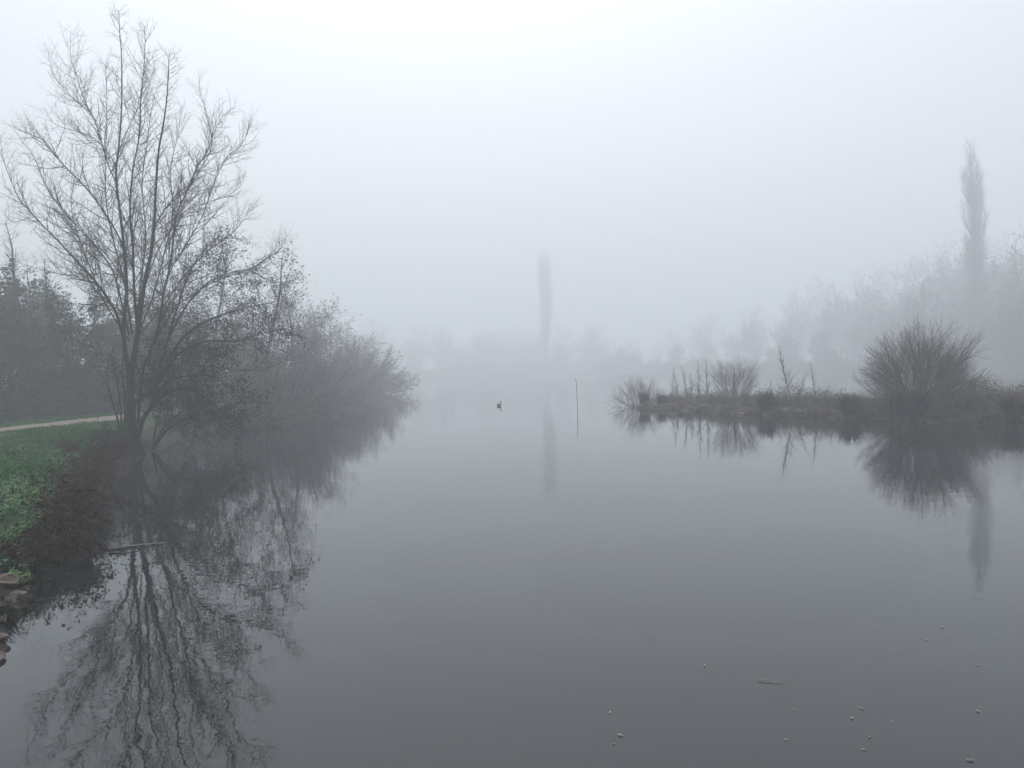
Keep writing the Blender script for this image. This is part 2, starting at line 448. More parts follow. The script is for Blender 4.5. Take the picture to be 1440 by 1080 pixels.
rng = random.Random(7)
base = at_y(187, 645, TY)
big = empty("bare_tree", (base.x, TY, .3))
tag(big, "tall leafless tree with many upright stems on the left bank", "tree")
MAT0 = Vector((base.x, TY, .3))
STEMS = [  # (points in the photo, radius at foot, radius at tip, lean in depth)
    ([(187, 652), (184, 610), (183, 575), (183, 545), (184, 526), (188, 508), (192, 480), (196, 450), (200, 420), (204, 393), (212, 358), (217, 310), (219, 267), (223, 213), (230, 173), (235, 133), (237, 95), (238, 76)], .27, .008, .6),
    ([(183, 540), (181, 520), (177, 500), (174, 470), (175, 440), (178, 407), (175, 353), (168, 293), (163, 247), (167, 207), (171, 150), (171, 83), (168, 40), (167, 14)], .125, .008, .3),
    ([(194, 470), (190, 430), (188, 390), (187, 353), (183, 300), (186, 245), (196, 190), (198, 140), (202, 100), (204, 60), (203, 38)], .07, .007, -1.2),
    ([(215, 330), (218, 318), (233, 293), (252, 270), (263, 263), (287, 230), (298, 200), (292, 165), (281, 130), (281, 112)], 0.035, .005, 1.6),
    ([(194, 596), (200, 527), (213, 490), (223, 457), (230, 413), (240, 367), (248, 303), (258, 280), (275, 240), (292, 212), (300, 190), (312, 165), (330, 150)], 0.073, .005, -1.8),
    ([(230, 413), (240, 380), (256, 353), (283, 307), (303, 253), (318, 222), (338, 205), (348, 185), (350, 172)], 0.030, .005, -2.6),
    ([(200, 520), (212, 492), (232, 455), (253, 427), (300, 397), (353, 377), (380, 360), (397, 347), (404, 328)], 0.040, .005, 1.0),
    ([(180, 520), (174, 480), (163, 440), (152, 422), (140, 403), (125, 385), (113, 373), (83, 340), (60, 317), (40, 295), (27, 280), (10, 240), (3, 215), (0, 190)], 0.073, .005, -.8),
    ([(181, 470), (172, 430), (160, 385), (143, 357), (110, 320), (85, 290), (73, 277), (58, 245), (45, 215), (30, 200)], 0.046, .005, 1.6),
    ([(176, 360), (167, 333), (143, 293), (117, 260), (90, 233), (75, 215), (60, 197), (45, 190), (36, 184), (35, 170)], 0.040, .005, -1.4),
    ([(164, 275), (163, 257), (152, 232), (143, 200), (130, 163), (113, 147), (95, 130), (80, 113), (71, 90), (67, 70)], 0.030, .005, .9),
    ([(165, 240), (160, 227), (143, 205), (133, 195), (117, 187), (90, 180), (75, 172), (60, 150)], 0.025, .005, -1.5),
    ([(135, 170), (127, 158), (113, 125), (108, 105), (100, 83), (99, 60), (100, 44)], 0.020, .005, 1.0),
    ([(170, 200), (177, 187), (190, 160), (197, 140), (210, 115), (216, 100), (218, 84)], 0.020, .005, -.7),
    ([(176, 390), (170, 387), (150, 385), (125, 386), (90, 386), (60, 380), (35, 372), (15, 365)], 0.020, .005, -1.0),
    ([(178, 530), (170, 525), (150, 505), (130, 490), (110, 480), (95, 470), (85, 445)], 0.020, .005, -1.2),
    ([(200, 515), (215, 512), (240, 513), (267, 513), (310, 517), (350, 521), (385, 515), (405, 500)], 0.025, .005, -.6),
    ([(182, 410), (160, 372), (135, 345), (115, 342), (80, 318), (50, 305), (20, 312), (4, 300)], 0.025, .005, -2.2),
    ([(205, 400), (222, 352), (244, 318), (262, 296), (290, 285), (318, 276), (338, 262), (346, 240)], 0.030, .005, 2.2),
    ([(192, 450), (200, 380), (205, 330), (200, 260), (207, 200), (214, 150), (225, 110)], 0.035, .005, 2.6),
    ([(186, 470), (175, 400), (160, 340), (150, 290), (148, 230), (150, 170), (150, 120), (148, 92)], 0.035, .005, -2.6),
    ([(190, 480), (214, 420), (232, 352), (243, 300), (240, 240), (250, 190), (256, 150)], 0.040, .005, -3.0),
    ([(182, 480), (150, 430), (128, 380), (110, 330), (100, 290), (105, 240), (100, 200)], 0.035, .005, 2.9),
    ([(196, 470), (230, 430), (262, 385), (296, 350), (325, 330), (345, 305), (352, 285)], 0.030, .005, -2.2),
]
SPEC_BIG = [
    dict(seg=.5, wig=.05, trop=.05, dens=5.2, t0=.22, sides=7, rad=.1, taper=.9),
    dict(seg=.18, wig=.10, trop=.065, dens=5.0, t0=.12, ang=.80, angv=.25, rad=.017, lref=1.6, len=lambda t, L: .6 + 1.5 * (1 - t) ** .8, taper=.7, sides=4, lift=.05),
    dict(seg=.12, wig=.13, trop=.12, dens=3.3, t0=.15, ang=1.0, angv=.3, rad=.0084, len=lambda t, L: .16 + .30 * L * (1 - t * .6), taper=.45, sides=3, lift=.08),
    dict(seg=.10, wig=.14, trop=.10, dens=0, ang=.95, angv=.3, rad=.0064, len=lambda t, L: .07 + .22 * L, taper=.3, sides=3),
]
trunk_polys, limb_polys = [], []
for k, (pix, r0, r1, dep) in enumerate(STEMS):
    pts, rad, dirs, sides = stem_from(pix, r0, r1, dep)
    pts = [(p[0] - MAT0.x, p[1] - MAT0.y, p[2] - MAT0.z) for p in pts]
    (trunk_polys if k < 3 or k == 4 else limb_polys).append((pts, rad, 12 if r0 > .2 else 8 if r0 > .1 else 6))
    L = sum(math.dist(pts[i], pts[i + 1]) for i in range(len(pts) - 1))
    S = list(SPEC_BIG); S[0] = dict(SPEC_BIG[0]); S[0]['t0'] = .40 if r0 > .2 else .26 if r0 > .1 else .16
    side_shoots(limb_polys, rng, pts, rad, dirs, L, 0, S)
# buttress at the foot
for a in range(7):
    an = a * .9
    trunk_polys.append(([(math.cos(an) * .5, math.sin(an) * .4, -.35), (math.cos(an) * .25, math.sin(an) * .2, .12), (0, 0, 1.1)], [.10, .16, .08], 8))
link_mesh("trunk", *tubes(trunk_polys), M_BARK, big)
link_mesh("crown", *tubes(limb_polys), M_TWIG, big)

# ------------------------------------------------------------------ leaf-clad alders leaning over the water beside it
def leaning_tree(name, label, Yb, basepix, stems, spec, leafsize, seed, mat_leaf, group=None, cat="tree"):
    r = random.Random(seed)
    b0 = at_y(basepix[0], basepix[1], Yb)
    root = empty(name, tuple(b0))
    tag(root, label, cat, group)
    tr, tw, lp = [], [], []
    for pix, r0, r1, dep in stems:
        pts, rad, dirs, _ = stem_from(pix, r0, r1, dep, Y=Yb, sides=7)
        pts = [(p[0] - b0.x, p[1] - b0.y, p[2] - b0.z) for p in pts]
        tr.append((pts, rad, 8))
        L = sum(math.dist(pts[i], pts[i + 1]) for i in range(len(pts) - 1))
        side_shoots(tw, r, pts, rad, dirs, L, 0, spec, lp)
    link_mesh("trunk", *tubes(tr), M_DARKBARK, root)
    link_mesh("crown", *tubes(tw), M_TWIG, root)
    link_mesh("foliage", *leaves(lp, leafsize, seed), mat_leaf, root)
    return root
SPEC_LEAN = [
    dict(seg=.4, wig=.06, trop=0, dens=5.0, t0=.22, rad=.08),
    dict(seg=.22, wig=.10, trop=.01, dens=5.0, t0=.1, ang=.9, angv=.3, rad=.016, lref=1.5, len=lambda t, L: .8 + 1.0 * (1 - t), sides=3, taper=.7, leaf=5, lj=.12),
    dict(seg=.18, wig=.13, trop=-.01, dens=3.0, t0=.1, ang=.8, angv=.3, rad=.008, len=lambda t, L: .2 + .35 * L, sides=3, taper=.5, leaf=14, lj=.10),
    dict(seg=.14, wig=.13, trop=-.03, dens=0, ang=.7, rad=.006, len=lambda t, L: .12 + .2 * L, sides=3, leaf=14, lj=.07),
]
leaning_tree("leaning_tree", "dark forked tree with withered leaves leaning right over the water beside the tall tree", 32.6, (188, 646),
    [([(188, 646), (189, 610), (187, 572), (198, 560), (215, 548), (228, 530), (240, 500), (262, 470), (290, 452), (320, 440), (350, 432), (385, 425)], .15, .012, .8),
     ([(190, 640), (200, 592), (213, 572), (220, 548), (225, 520), (238, 470), (250, 430), (266, 385), (285, 355), (310, 330)], .13, .012, 1.8),
     ([(220, 552), (240, 535), (270, 528), (300, 530), (325, 548), (345, 570)], .06, .01, -1.2),
     ([(212, 575), (235, 552), (262, 548), (290, 560), (312, 580), (330, 592)], .06, .01, -.8),
     ([(228, 530), (255, 495), (290, 480), (330, 480), (365, 470), (400, 462)], .06, .01, -1.6),
     ([(240, 470), (262, 430), (290, 400), (320, 385), (350, 380), (378, 395)], .05, .01, 2.2)],
    SPEC_LEAN, .040, 21, M_DEADLEAF, cat="leaning tree")
leaning_tree("waterside_shrub", "dark purplish shrub trailing into the water right of the leaning tree's foot", 34.0, (215, 632),
    [([(215, 632), (232, 600), (255, 580), (285, 575), (315, 588), (338, 600)], .06, .01, -1.0),
     ([(216, 632), (240, 600), (270, 585), (300, 583), (328, 592)], .05, .01, 1.0),
     ([(214, 632), (222, 590), (240, 555), (265, 535), (292, 540)], .05, .01, 1.5),
     ([(214, 632), (232, 606), (255, 592), (278, 590)], .04, .01, -1.6)],
    SPEC_LEAN, .040, 22, M_DEADLEAF, cat="shrub")
leaning_tree("ivy_clad_shrub", "dark shrub with hanging leaves between the path and the tall tree", 33.8, (172, 618),
    [([(172, 618), (170, 580), (166, 545), (160, 515), (158, 490)], .05, .01, .5),
     ([(172, 618), (164, 585), (155, 555), (150, 530), (152, 505)], .05, .01, -.6),
     ([(173, 618), (176, 570), (172, 520), (176, 480), (170, 455)], .05, .01, .9)],
    [SPEC_LEAN[0], dict(SPEC_LEAN[1], len=lambda t, L: .3 + .5 * (1 - t)), SPEC_LEAN[2]], .035, 23, M_DEADLEAF, cat="shrub")

# ------------------------------------------------------------------ prototypes of bare trees and shrubs for banks and woods
def proto_tree(name, H, seed, spread, mat_twig, mat_leaf=None, leafsize=.05, leafden=0, base_t=.12, up=.05, dens=1.0, tw=.012, shape='round', girth=.018):
    r = random.Random(seed)
    root = empty(name, (0, 0, 0))
    shp = {'round': lambda t: max(.12, math.sin(min(1, .25 + t * .80) * math.pi)), 'cone': lambda t: max(.1, 1.05 - t), 'drop': lambda t: max(.12, (1 - t) ** .7)}[shape]
    S = [dict(seg=H / 14, wig=.06, trop=.06, dens=3.6 * dens, t0=base_t, rad=.1, sides=7, taper=.92),
         dict(seg=.45, wig=.10, trop=up, dens=2.8 * dens, t0=.12, ang=.95, angv=.25, rad=.035, lref=3, len=lambda t, L: spread * shp(t), sides=4, taper=.75, leaf=leafden * .3, lj=.2),
         dict(seg=.35, wig=.12, trop=up, dens=3.0 * dens, t0=.1, ang=.8, angv=.3, rad=.016, lref=1.5, len=lambda t, L: .35 + .45 * L * (1 - .5 * t), sides=3, taper=.5, leaf=leafden, lj=.14),
         dict(seg=.3, wig=.12, trop=up, dens=0, ang=.7, angv=.3, rad=tw, len=lambda t, L: .2 + .35 * L, sides=3, taper=.3, leaf=leafden, lj=.10)]
    out, lp = [], []
    grow(out, r, (0, 0, -.4), (0, 0, 1), H * .97, H * girth, 0, S, lp)
    link_mesh("trunk", *tubes(out[:1]), M_BARK, root)
    vf = [tubes(out[1:])]
    link_mesh("crown", *vf[0], mat_twig, root)
    if lp and mat_leaf: link_mesh("foliage", *leaves(lp, leafsize, seed), mat_leaf, root)
    return root

def proto_shrub(name, H, W, seed, nstem, mat_twig, mat_leaf=None, leafsize=.05, leafden=0, tw=.008, dens=1.0, up=.03, foot=.15, amax=1.25, fine=0):
    r = random.Random(seed)
    root = empty(name, (0, 0, 0))
    S = [dict(seg=H / 9, wig=.06, trop=up, dens=4.6 * dens, t0=.2, sides=5, rad=.05, taper=.85),
         dict(seg=.22, wig=.09, trop=up, dens=4.0 * dens, t0=.12, ang=.5, angv=.2, rad=.014, lref=1.2, len=lambda t, L: L * (.17 + .27 * (1 - t)), sides=3, taper=.6, leaf=leafden * .5, lj=.1),
         dict(seg=.18, wig=.11, trop=up, dens=fine, ang=.55, angv=.25, rad=tw, len=lambda t, L: .12 + .35 * L, sides=3, taper=.4, leaf=leafden, lj=.08),
         dict(seg=.15, wig=.11, trop=up, dens=0, ang=.5, angv=.25, rad=tw * .8, len=lambda t, L: .10 + .3 * L, sides=3, taper=.3)][:4 if fine else 3]
    stems, out, lp = [], [], []
    for k in range(nstem):
        a = amax * math.sqrt((k + .5) / nstem) * r.uniform(.85, 1.1); az = k * 2.399 + r.gauss(0, .2)
        reach = 1 / math.sqrt((math.sin(a) / (W / 2)) ** 2 + (math.cos(a) / H) ** 2)
        d = (math.sin(a) * math.cos(az), math.sin(a) * math.sin(az), math.cos(a))
        o = []
        grow(o, r, (d[0] * foot, d[1] * foot, -.15), d, reach * r.uniform(.82, 1.02), .012 * H * r.uniform(.7, 1.1) + .006, 0, S, lp)
        stems.append(o[0]); out += o[1:]
    link_mesh("stems", *tubes(stems), M_GREYTWIG if mat_twig is not M_WILLOW else M_WILLOW, root)
    link_mesh("twigs", *tubes(out), mat_twig, root)
    if lp and mat_leaf: link_mesh("foliage", *leaves(lp, leafsize, seed), mat_leaf, root)
    return root

def proto_dome(name, H, W, seed, nstem, mat, amax, dens=1.0, trop=.03, tw=.005, foot=.2, bend=.055, lop=0.0):
    """a bush whose limbs keep forking until they reach one rounded outline"""
    r = random.Random(seed)
    root = empty(name, (0, 0, 0))
    S = [dict(seg=.25, wig=bend, trop=trop * .6, dens=3.3 * dens, t0=.16, sides=6, rad=.05, taper=.82),
         dict(seg=.25, wig=.07, trop=trop, dens=3.7 * dens, t0=.15, ang=.48, angv=.14, rad=.022, lref=2.2, len=lambda t, L: .92 * L * (1 - t) + .15, sides=4, taper=.75),
         dict(seg=.2, wig=.09, trop=trop, dens=4.0 * dens, t0=.1, ang=.45, angv=.18, rad=.011, lref=1.0, len=lambda t, L: .85 * L * (1 - t) + .18, sides=3, taper=.6),
         dict(seg=.14, wig=.11, trop=trop, dens=0, ang=.5, angv=.2, rad=tw, len=lambda t, L: .14 + .3 * L * (1 - t), sides=3, taper=.4)]
    stems, out = [], []
    for k in range(nstem):
        a = amax * math.sqrt((k + .5) / nstem) * r.uniform(.85, 1.08); az = k * 2.399 + r.gauss(0, .2)
        reach = 1 / math.sqrt((math.sin(a) / (W / 2)) ** 2 + (math.cos(a) / H) ** 2)
        d = (math.sin(a) * math.cos(az), math.sin(a) * math.sin(az), math.cos(a))
        reach *= 1 + lop * math.cos(az - 1.1) * math.sin(a)
        o = []
        grow(o, r, (d[0] * foot, d[1] * foot, -.15), d, reach * r.uniform(.80 - lop * .4, 1.03), .024 * r.uniform(.7, 1.2) * H / 4, 0, S)
        stems.append(o[0]); out += o[1:]
    link_mesh("stems", *tubes(stems), M_GREYTWIG, root)
    link_mesh("twigs", *tubes(out), mat, root)
    return root

USED = set()
def place(proto, name, loc, rz, scale, label, cat, group):
    if proto.name not in USED:
        USED.add(proto.name)
        o = proto
        o.location = loc; o.rotation_euler = (0, 0, rz)
        o.scale = (scale,) * 3 if not hasattr(scale, '__len__') else scale
    else:
        o = copy_tree(proto, loc, rz, scale)
        o.name = name
    for k in ("label", "category", "group"):
        if k in o: del o[k]
    return tag(o, label, cat, group)

# left bank: the row that runs on beyond the big tree, overhanging the water
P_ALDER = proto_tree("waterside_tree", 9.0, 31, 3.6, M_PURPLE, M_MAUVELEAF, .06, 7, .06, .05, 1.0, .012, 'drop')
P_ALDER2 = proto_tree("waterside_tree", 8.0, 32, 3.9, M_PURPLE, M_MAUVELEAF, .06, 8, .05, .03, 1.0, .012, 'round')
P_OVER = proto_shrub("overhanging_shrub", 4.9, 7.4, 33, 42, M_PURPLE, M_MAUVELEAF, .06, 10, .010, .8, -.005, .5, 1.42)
ROW = [  # photo x of the tree, distance, height, prototype, label
    (366, 58, 13.2, 0, "tallest misty tree in the row just right of the tall bare tree"),
    (420, 72, 12.6, 0, "cone topped misty tree of the left bank row, overhanging the river"),
    (455, 90, 12.0, 1, "rounded misty tree further along the left bank row"),
    (290, 62, 13, 0, "misty tree rising directly behind the tall tree's right limbs"),
    (490, 108, 10.0, 1, "low faint tree near the far end of the left bank row"),
    (240, 53, 9.5, 1, "misty tree seen through the stems of the tall tree"),
]
for k, (px, Yd, Ht, pr, lab) in enumerate(ROW):
    p = at_y(px, 540, Yd)
    pr_o = (P_ALDER, P_ALDER2)[pr]; H0 = (9.0, 8.0)[pr]
    place(pr_o, "waterside_tree", (p.x, Yd, .3), k * 1.9, Ht / H0, lab, "tree", "trees along the left bank")
OVER = [(372, 50, 4.4, "nearest and darkest overhanging shrub of the left bank row"),
        (405, 58, 4.9, "overhanging shrub below the cone topped tree"), (440, 67, 5.4, "overhanging shrub dipping to the river, just past the cone topped tree"),
        (472, 86, 6.4, "overhanging shrub under the rounded misty tree, fading into fog"), (504, 102, 7.4, "pale overhanging shrub next to last in the bank row"),
        (532, 118, 7.4, "last rounded shrub where the left bank fades into fog")]
for k, (px, Yd, Ht, lab) in enumerate(OVER):
    p = at_y(px - 10, 540, Yd)
    place(P_OVER, "overhanging_shrub", (p.x, Yd, .15), k * 1.3 + .4, Ht / 4.5, lab, "shrub", "shrubs overhanging the left bank")

# left wood beyond the path
P_IVY = proto_tree("ivied_tree", 10.0, 41, 3.6, M_GREYTWIG, M_DARKLEAF, .10, 13, .05, .03, .9, .013, 'round')
P_THICKET = proto_shrub("thicket_bush", 4.2, 5.0, 42, 30, M_GREYTWIG, M_DARKLEAF, .09, 18, .010, .8, 0, .4, 1.45)
P_BARE = proto_tree("misty_tree", 14.0, 43, 4.4, M_GREYTWIG, None, .06, 0, .18, .06, .95, .014, 'drop')
WOOD = [(-29.5, 41, 8.5), (-31.5, 46, 10), (-28.5, 50, 9), (-33.5, 52, 11.5), (-27.5, 57, 8.5), (-31, 60, 10), (-35, 44, 11), (-38, 50, 12), (-26.5, 66, 8.5), (-31, 70, 10), (-29.5, 34, 9), (-33, 37, 10),
        (-37, 62, 12), (-26, 76, 9), (-33, 30, 9), (-36, 24, 10)]
for k, (x, y, h) in enumerate(WOOD):
    lab = ["dim ivied tree at the wood's edge beyond the path", "dark ivied tree standing deeper in the wood beyond the path"][x < -31.2]
    place(P_IVY, "ivied_tree", (x, y, float(ground_z(x, y)) - .05), k * 2.1, (h / 10 * 1.05, h / 10 * 1.05, h / 10), lab, "tree", ["ivied trees along the wood's edge", "ivied trees inside the wood"][x < -31.2])
for k in range(17):
    y = 33 + k * 2.6; x = -28.0 + .35 * math.sin(k * 2.3) - (1.2 if k % 3 == 1 else 0) + (k > 9) * .8
    place(P_THICKET, "thicket_bush", (x, y, float(ground_z(x, y)) - .05), k * 1.7, .75 + .3 * ((k * 7) % 5) / 5, "low dark evergreen bush under the trees beyond the path", "bush", "bushes along the wood's edge")
for k, (px, py, Yd, lab) in enumerate([(18, 292, 58, "tall faint bare tree above the wood at the left edge"), (62, 350, 64, "faint bare tree rising behind the dark wood"), (-70, 300, 52, "bare tree beyond the left edge wood")]):
    p = at_y(px, py, Yd)
    place(P_BARE, "misty_tree", (p.x, Yd, float(ground_z(p.x, Yd)) - .1), k * 2.2, (p.z - 1.0) / 14, lab, "tree", "bare trees behind the left wood")

# right bank wood, fading into the fog
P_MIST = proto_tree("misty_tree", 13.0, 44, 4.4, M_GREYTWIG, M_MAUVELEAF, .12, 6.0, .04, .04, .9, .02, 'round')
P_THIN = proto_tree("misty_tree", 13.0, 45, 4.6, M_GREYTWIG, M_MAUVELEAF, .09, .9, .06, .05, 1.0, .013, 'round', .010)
TREELINE = [(845, 488, 150), (880, 478, 146), (915, 466, 141), (950, 452, 136), (985, 442, 131), (1020, 428, 126), (1060, 412, 120), (1100, 398, 114), (1140, 392, 108), (1180, 366, 103),
            (1225, 345, 97), (1262, 350, 92), (1300, 326, 88), (1345, 318, 84), (1390, 300, 80), (1430, 292, 77), (1480, 280, 74), (1540, 270, 71), (1610, 260, 68), (1690, 260, 64)]
def treeline_y(px): return float(np.interp(px, [a[0] for a in TREELINE], [a[1] for a in TREELINE]))
k = 0
for row, (dmul, drop, sh) in enumerate([(.86, 104, 0), (1.0, 70, 16), (1.22, 34, 8), (1.5, 2, -6)]):
    for px, py, Yd0 in TREELINE:
        Yd = Yd0 * 2.2 * dmul
        k += 1
        jit = ((k * 37) % 11 - 5) / 5
        Y2 = Yd + jit * 2.5; px2 = px + sh + jit * 9
        p = at_y(px2, treeline_y(px2) + drop + jit * 10, Y2)
        x, y = p.x, p.y
        if x < float(xr(y)) - 1.0: x = float(xr(y)) - .5 + abs(jit)
        gz = float(ground_z(x, y))
        H = max(4.0, p.z - gz)
        place(P_MIST if row < 3 else P_THIN, "misty_tree", (x, y, gz - .1), k * 1.37, (H / 13 * (1.15 if H < 9 else 1), H / 13 * (1.15 if H < 9 else 1), H / 13),
              "grey tree of the right bank wood dissolving in fog", "tree", "trees of the foggy right bank wood")
# far bank
for k in range(44):
    px = 420 + (k % 22) * 21 + (k // 22) * 9 + 7 * math.sin(k * 3.1); Yd = 424 + (k * 7) % 23 + 45 * (k // 22)
    py = 466 + 15 * math.sin(k * 1.9) + 7 * math.sin(k * 4.3) - 14 * math.exp(-((px - 520) / 40) ** 2)
    p = at_y(px, py, Yd)
    gz = float(ground_z(p.x, Yd))
    q = max(5, p.z - gz) / 13
    place(P_THIN, "misty_tree", (p.x, Yd, gz - .1), k * 2.6, (q * 1.15, q * 1.15, q), "ghostly tree on the far bank at the end of the river", "tree", "trees on the far bank")
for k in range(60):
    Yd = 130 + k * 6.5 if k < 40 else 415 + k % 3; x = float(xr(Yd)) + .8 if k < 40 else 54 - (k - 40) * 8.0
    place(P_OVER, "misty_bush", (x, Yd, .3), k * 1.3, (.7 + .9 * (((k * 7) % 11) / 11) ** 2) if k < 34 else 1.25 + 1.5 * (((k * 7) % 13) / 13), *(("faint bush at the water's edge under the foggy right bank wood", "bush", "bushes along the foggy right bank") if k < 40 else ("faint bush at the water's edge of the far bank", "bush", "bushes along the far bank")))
for k, (px, py, Yd) in enumerate([(500, 452, 180), (540, 462, 210), (600, 470, 250), (470, 440, 160), (565, 470, 230)]):
    p = at_y(px, py, Yd); x = min(p.x, float(xl(Yd)) - .5); gz = float(ground_z(x, Yd))
    place(P_THIN, "misty_tree", (x, Yd, gz - .1), k * 1.1, max(5, p.z - gz) / 13, "ghostly tree above the end of the left bank row", "tree", "trees behind the left bank row")

# poplars
def poplar(name, H, W, seed, label, loc, mat, dens=1.0, tw=.02):
    r = random.Random(seed); root = empty(name, loc); tag(root, label, "poplar")
    S = [dict(seg=H / 18, wig=.006, trop=.05, dens=4.4 * dens, t0=.10, rad=.2, sides=8, taper=.97),
         dict(seg=.6, wig=.04, trop=.16, dens=2.6, t0=.1, ang=.62, angv=.12, rad=.06, lref=5, len=lambda t, L: W * 1.9 * max(.38, min(1, 3.6 * (1 - t))) * (.55 + .45 * min(1, t * 3)), sides=4, taper=.75),
         dict(seg=.4, wig=.07, trop=.12, dens=2.2 * dens, t0=.1, ang=.5, angv=.15, rad=tw * 1.3, lref=1.5, len=lambda t, L: .4 + .35 * L * (1 - .6 * t), sides=3, taper=.5),
         dict(seg=.35, wig=.08, trop=.1, dens=0, ang=.5, rad=tw, len=lambda t, L: .3 + .35 * L, sides=3, taper=.3)]
    out = []
    grow(out, r, (0, 0, -.4), (0, 0, 1), H * .96, H * .014, 0, S)
    link_mesh("trunk", *tubes(out[:1]), M_BARK, root)
    link_mesh("crown", *tubes(out[1:]), mat, root)
    return root
pp = at_y(1366, 185, 190)
gz = float(ground_z(pp.x, 190))
poplar("poplar_tree", pp.z - gz, 4.3, 51, "tall narrow poplar standing above the foggy wood on the right", (pp.x, 190, gz), M_GREYTWIG, .7, .013)
pp = at_y(765, 362, 424); gz = float(ground_z(pp.x, 424))
poplar("poplar_tree", pp.z - gz, 10, 52, "ghostly columnar tree in the middle of the fog", (pp.x, 424, gz), M_GREYTWIG, .32, .012)

# ------------------------------------------------------------------ island plants
def isl(px, py_foot, s_back=None):
    p = at(px, py_foot, .3)
    return p
def on_island(px, s):
    """the point s metres behind the near edge of the island seen at photo column px"""
    best = None
    for a in range(0, 401):
        t = a / 400; x, y = island_pt(t, s)
        d = ROT.transposed() @ (Vector((x, y, .3)) - EYE)
        u = 720 + FPX * d.x / -d.z
        if best is None or abs(u - px) < best[0]: best = (abs(u - px), x, y, t)
    return best[1], best[2], island_h(best[3], s)

P_WIL = proto_dome("willow_bush", 4.75, 6.5, 69, 48, M_WILLOW, 1.24, .95, bend=.065, lop=.05, foot=.2)
x, y, z = on_island(1296, 1.9)
place(P_WIL, "willow_bush", (x, y, z), .4, 1.0, "large rounded bare willow bush on the island's right", "bush", None)
P_WIL2 = proto_dome("willow_bush", 3.0, 3.8, 65, 26, M_WILLOW, 1.40, 1.3, bend=.11, lop=.22, foot=.4)
x, y, z = on_island(891, 1.6)
place(P_WIL2, "willow_bush", (x, y, z), 0, 1.05, "bare rounded bush at the island's far left tip", "bush", None)
P_ITREE = proto_dome("island_tree", 3.4, 3.3, 63, 14, M_WILLOW, .85, 1.35, .04, bend=.085, lop=.1, foot=.3)
x, y, z = on_island(1029, 2.6)
place(P_ITREE, "island_tree", (x, y, z), 0, (1, 1, 1.04), "multi stemmed bare small tree in the middle of the island", "tree", None)

def sapling(H, seed, lean, spread=.5):
    r = random.Random(seed); root = empty("bare_sapling", (0, 0, 0))
    S = [dict(seg=.3, wig=.05, trop=.05, dens=7.5, t0=.2, rad=.03, sides=5, taper=.8),
         dict(seg=.2, wig=.08, trop=.10, dens=6, t0=.15, ang=.6, angv=.2, rad=.014, len=lambda t, L: spread * (.6 + 1.1 * (1 - t)), sides=3, taper=.5),
         dict(seg=.15, wig=.1, trop=.08, dens=0, ang=.6, rad=.009, len=lambda t, L: .15 + .3 * L, sides=3, taper=.3)]
    out = []
    grow(out, r, (0, 0, -.2), norm(lean, .05, 1), H + .2, .016 + .004 * H, 0, S)
    link_mesh("stem", *tubes(out[:1]), M_GREYTWIG, root)
    link_mesh("twigs", *tubes(out[1:]), M_GREYTWIG, root)
    return root
SAP = [(944, 3.0, 2.1, .05, "leftmost thin sapling of the five on the island's left half"), (955, 2.6, 2.6, -.03, "second thin sapling from the left on the island"),
       (967, 2.2, 2.5, -.10, "third thin sapling from the left on the island"), (973, 2.6, 2.0, .06, "short sapling behind the third one on the island"),
       (983, 1.6, 3.0, .0, "stout upright sapling left of the small island tree"), (995, 2.4, 2.9, .12, "sapling leaning toward the small island tree"),
       (1116, 2.0, 3.3, -.14, "dark twisted sapling with side twigs in the island's centre"), (1120, 1.5, 2.2, .18, "short sapling leaning right beside the twisted one"),
       (1148, 2.0, 2.4, .0, "straight slim sapling right of the twisted one"), (1086, 2.2, 1.4, -.05, "small lone sapling left of the twisted one")]
for k, (px, s, H, lean, lab) in enumerate(SAP):
    o = sapling(H, 70 + k, lean, .38 if k != 6 else .6)
    o.location = on_island(px, s)
    tag(o, lab, "sapling", "saplings on the island")

def blades(n, H, W, seed, spread, wide=.012, droop=.4):
    """a tussock of arching blades: two bent quads each"""
    g = np.random.default_rng(seed)
    az = g.uniform(0, 6.28, n); rad = W * np.sqrt(g.uniform(0, 1, n)) * .5
    bx, by = np.cos(az) * rad * .5, np.sin(az) * rad * .5
    az2 = az + g.normal(0, .5, n)
    h = H * g.uniform(.55, 1.1, n); out = spread * g.uniform(.2, 1.1, n) * H
    dx, dy = np.cos(az2), np.sin(az2); sx, sy = -dy * wide, dx * wide
    V = []
    for t, wv in ((0, 1), (.55, .9), (1, .15)):
        ox = out * t ** 1.7; z = h * (t - droop * spread * .5 * t ** 3)
        V.append(np.stack([bx + dx * ox - sx * wv, by + dy * ox - sy * wv, z], 1)); V.append(np.stack([bx + dx * ox + sx * wv, by + dy * ox + sy * wv, z], 1))
    V = np.stack(V, 1).reshape(-1, 3)
    b6 = np.arange(n)[:, None] * 6
    F = np.concatenate([b6 + np.array([0, 1, 3, 2]), b6 + np.array([2, 3, 5, 4])])
    V[:, 2] -= .03
    return V, F

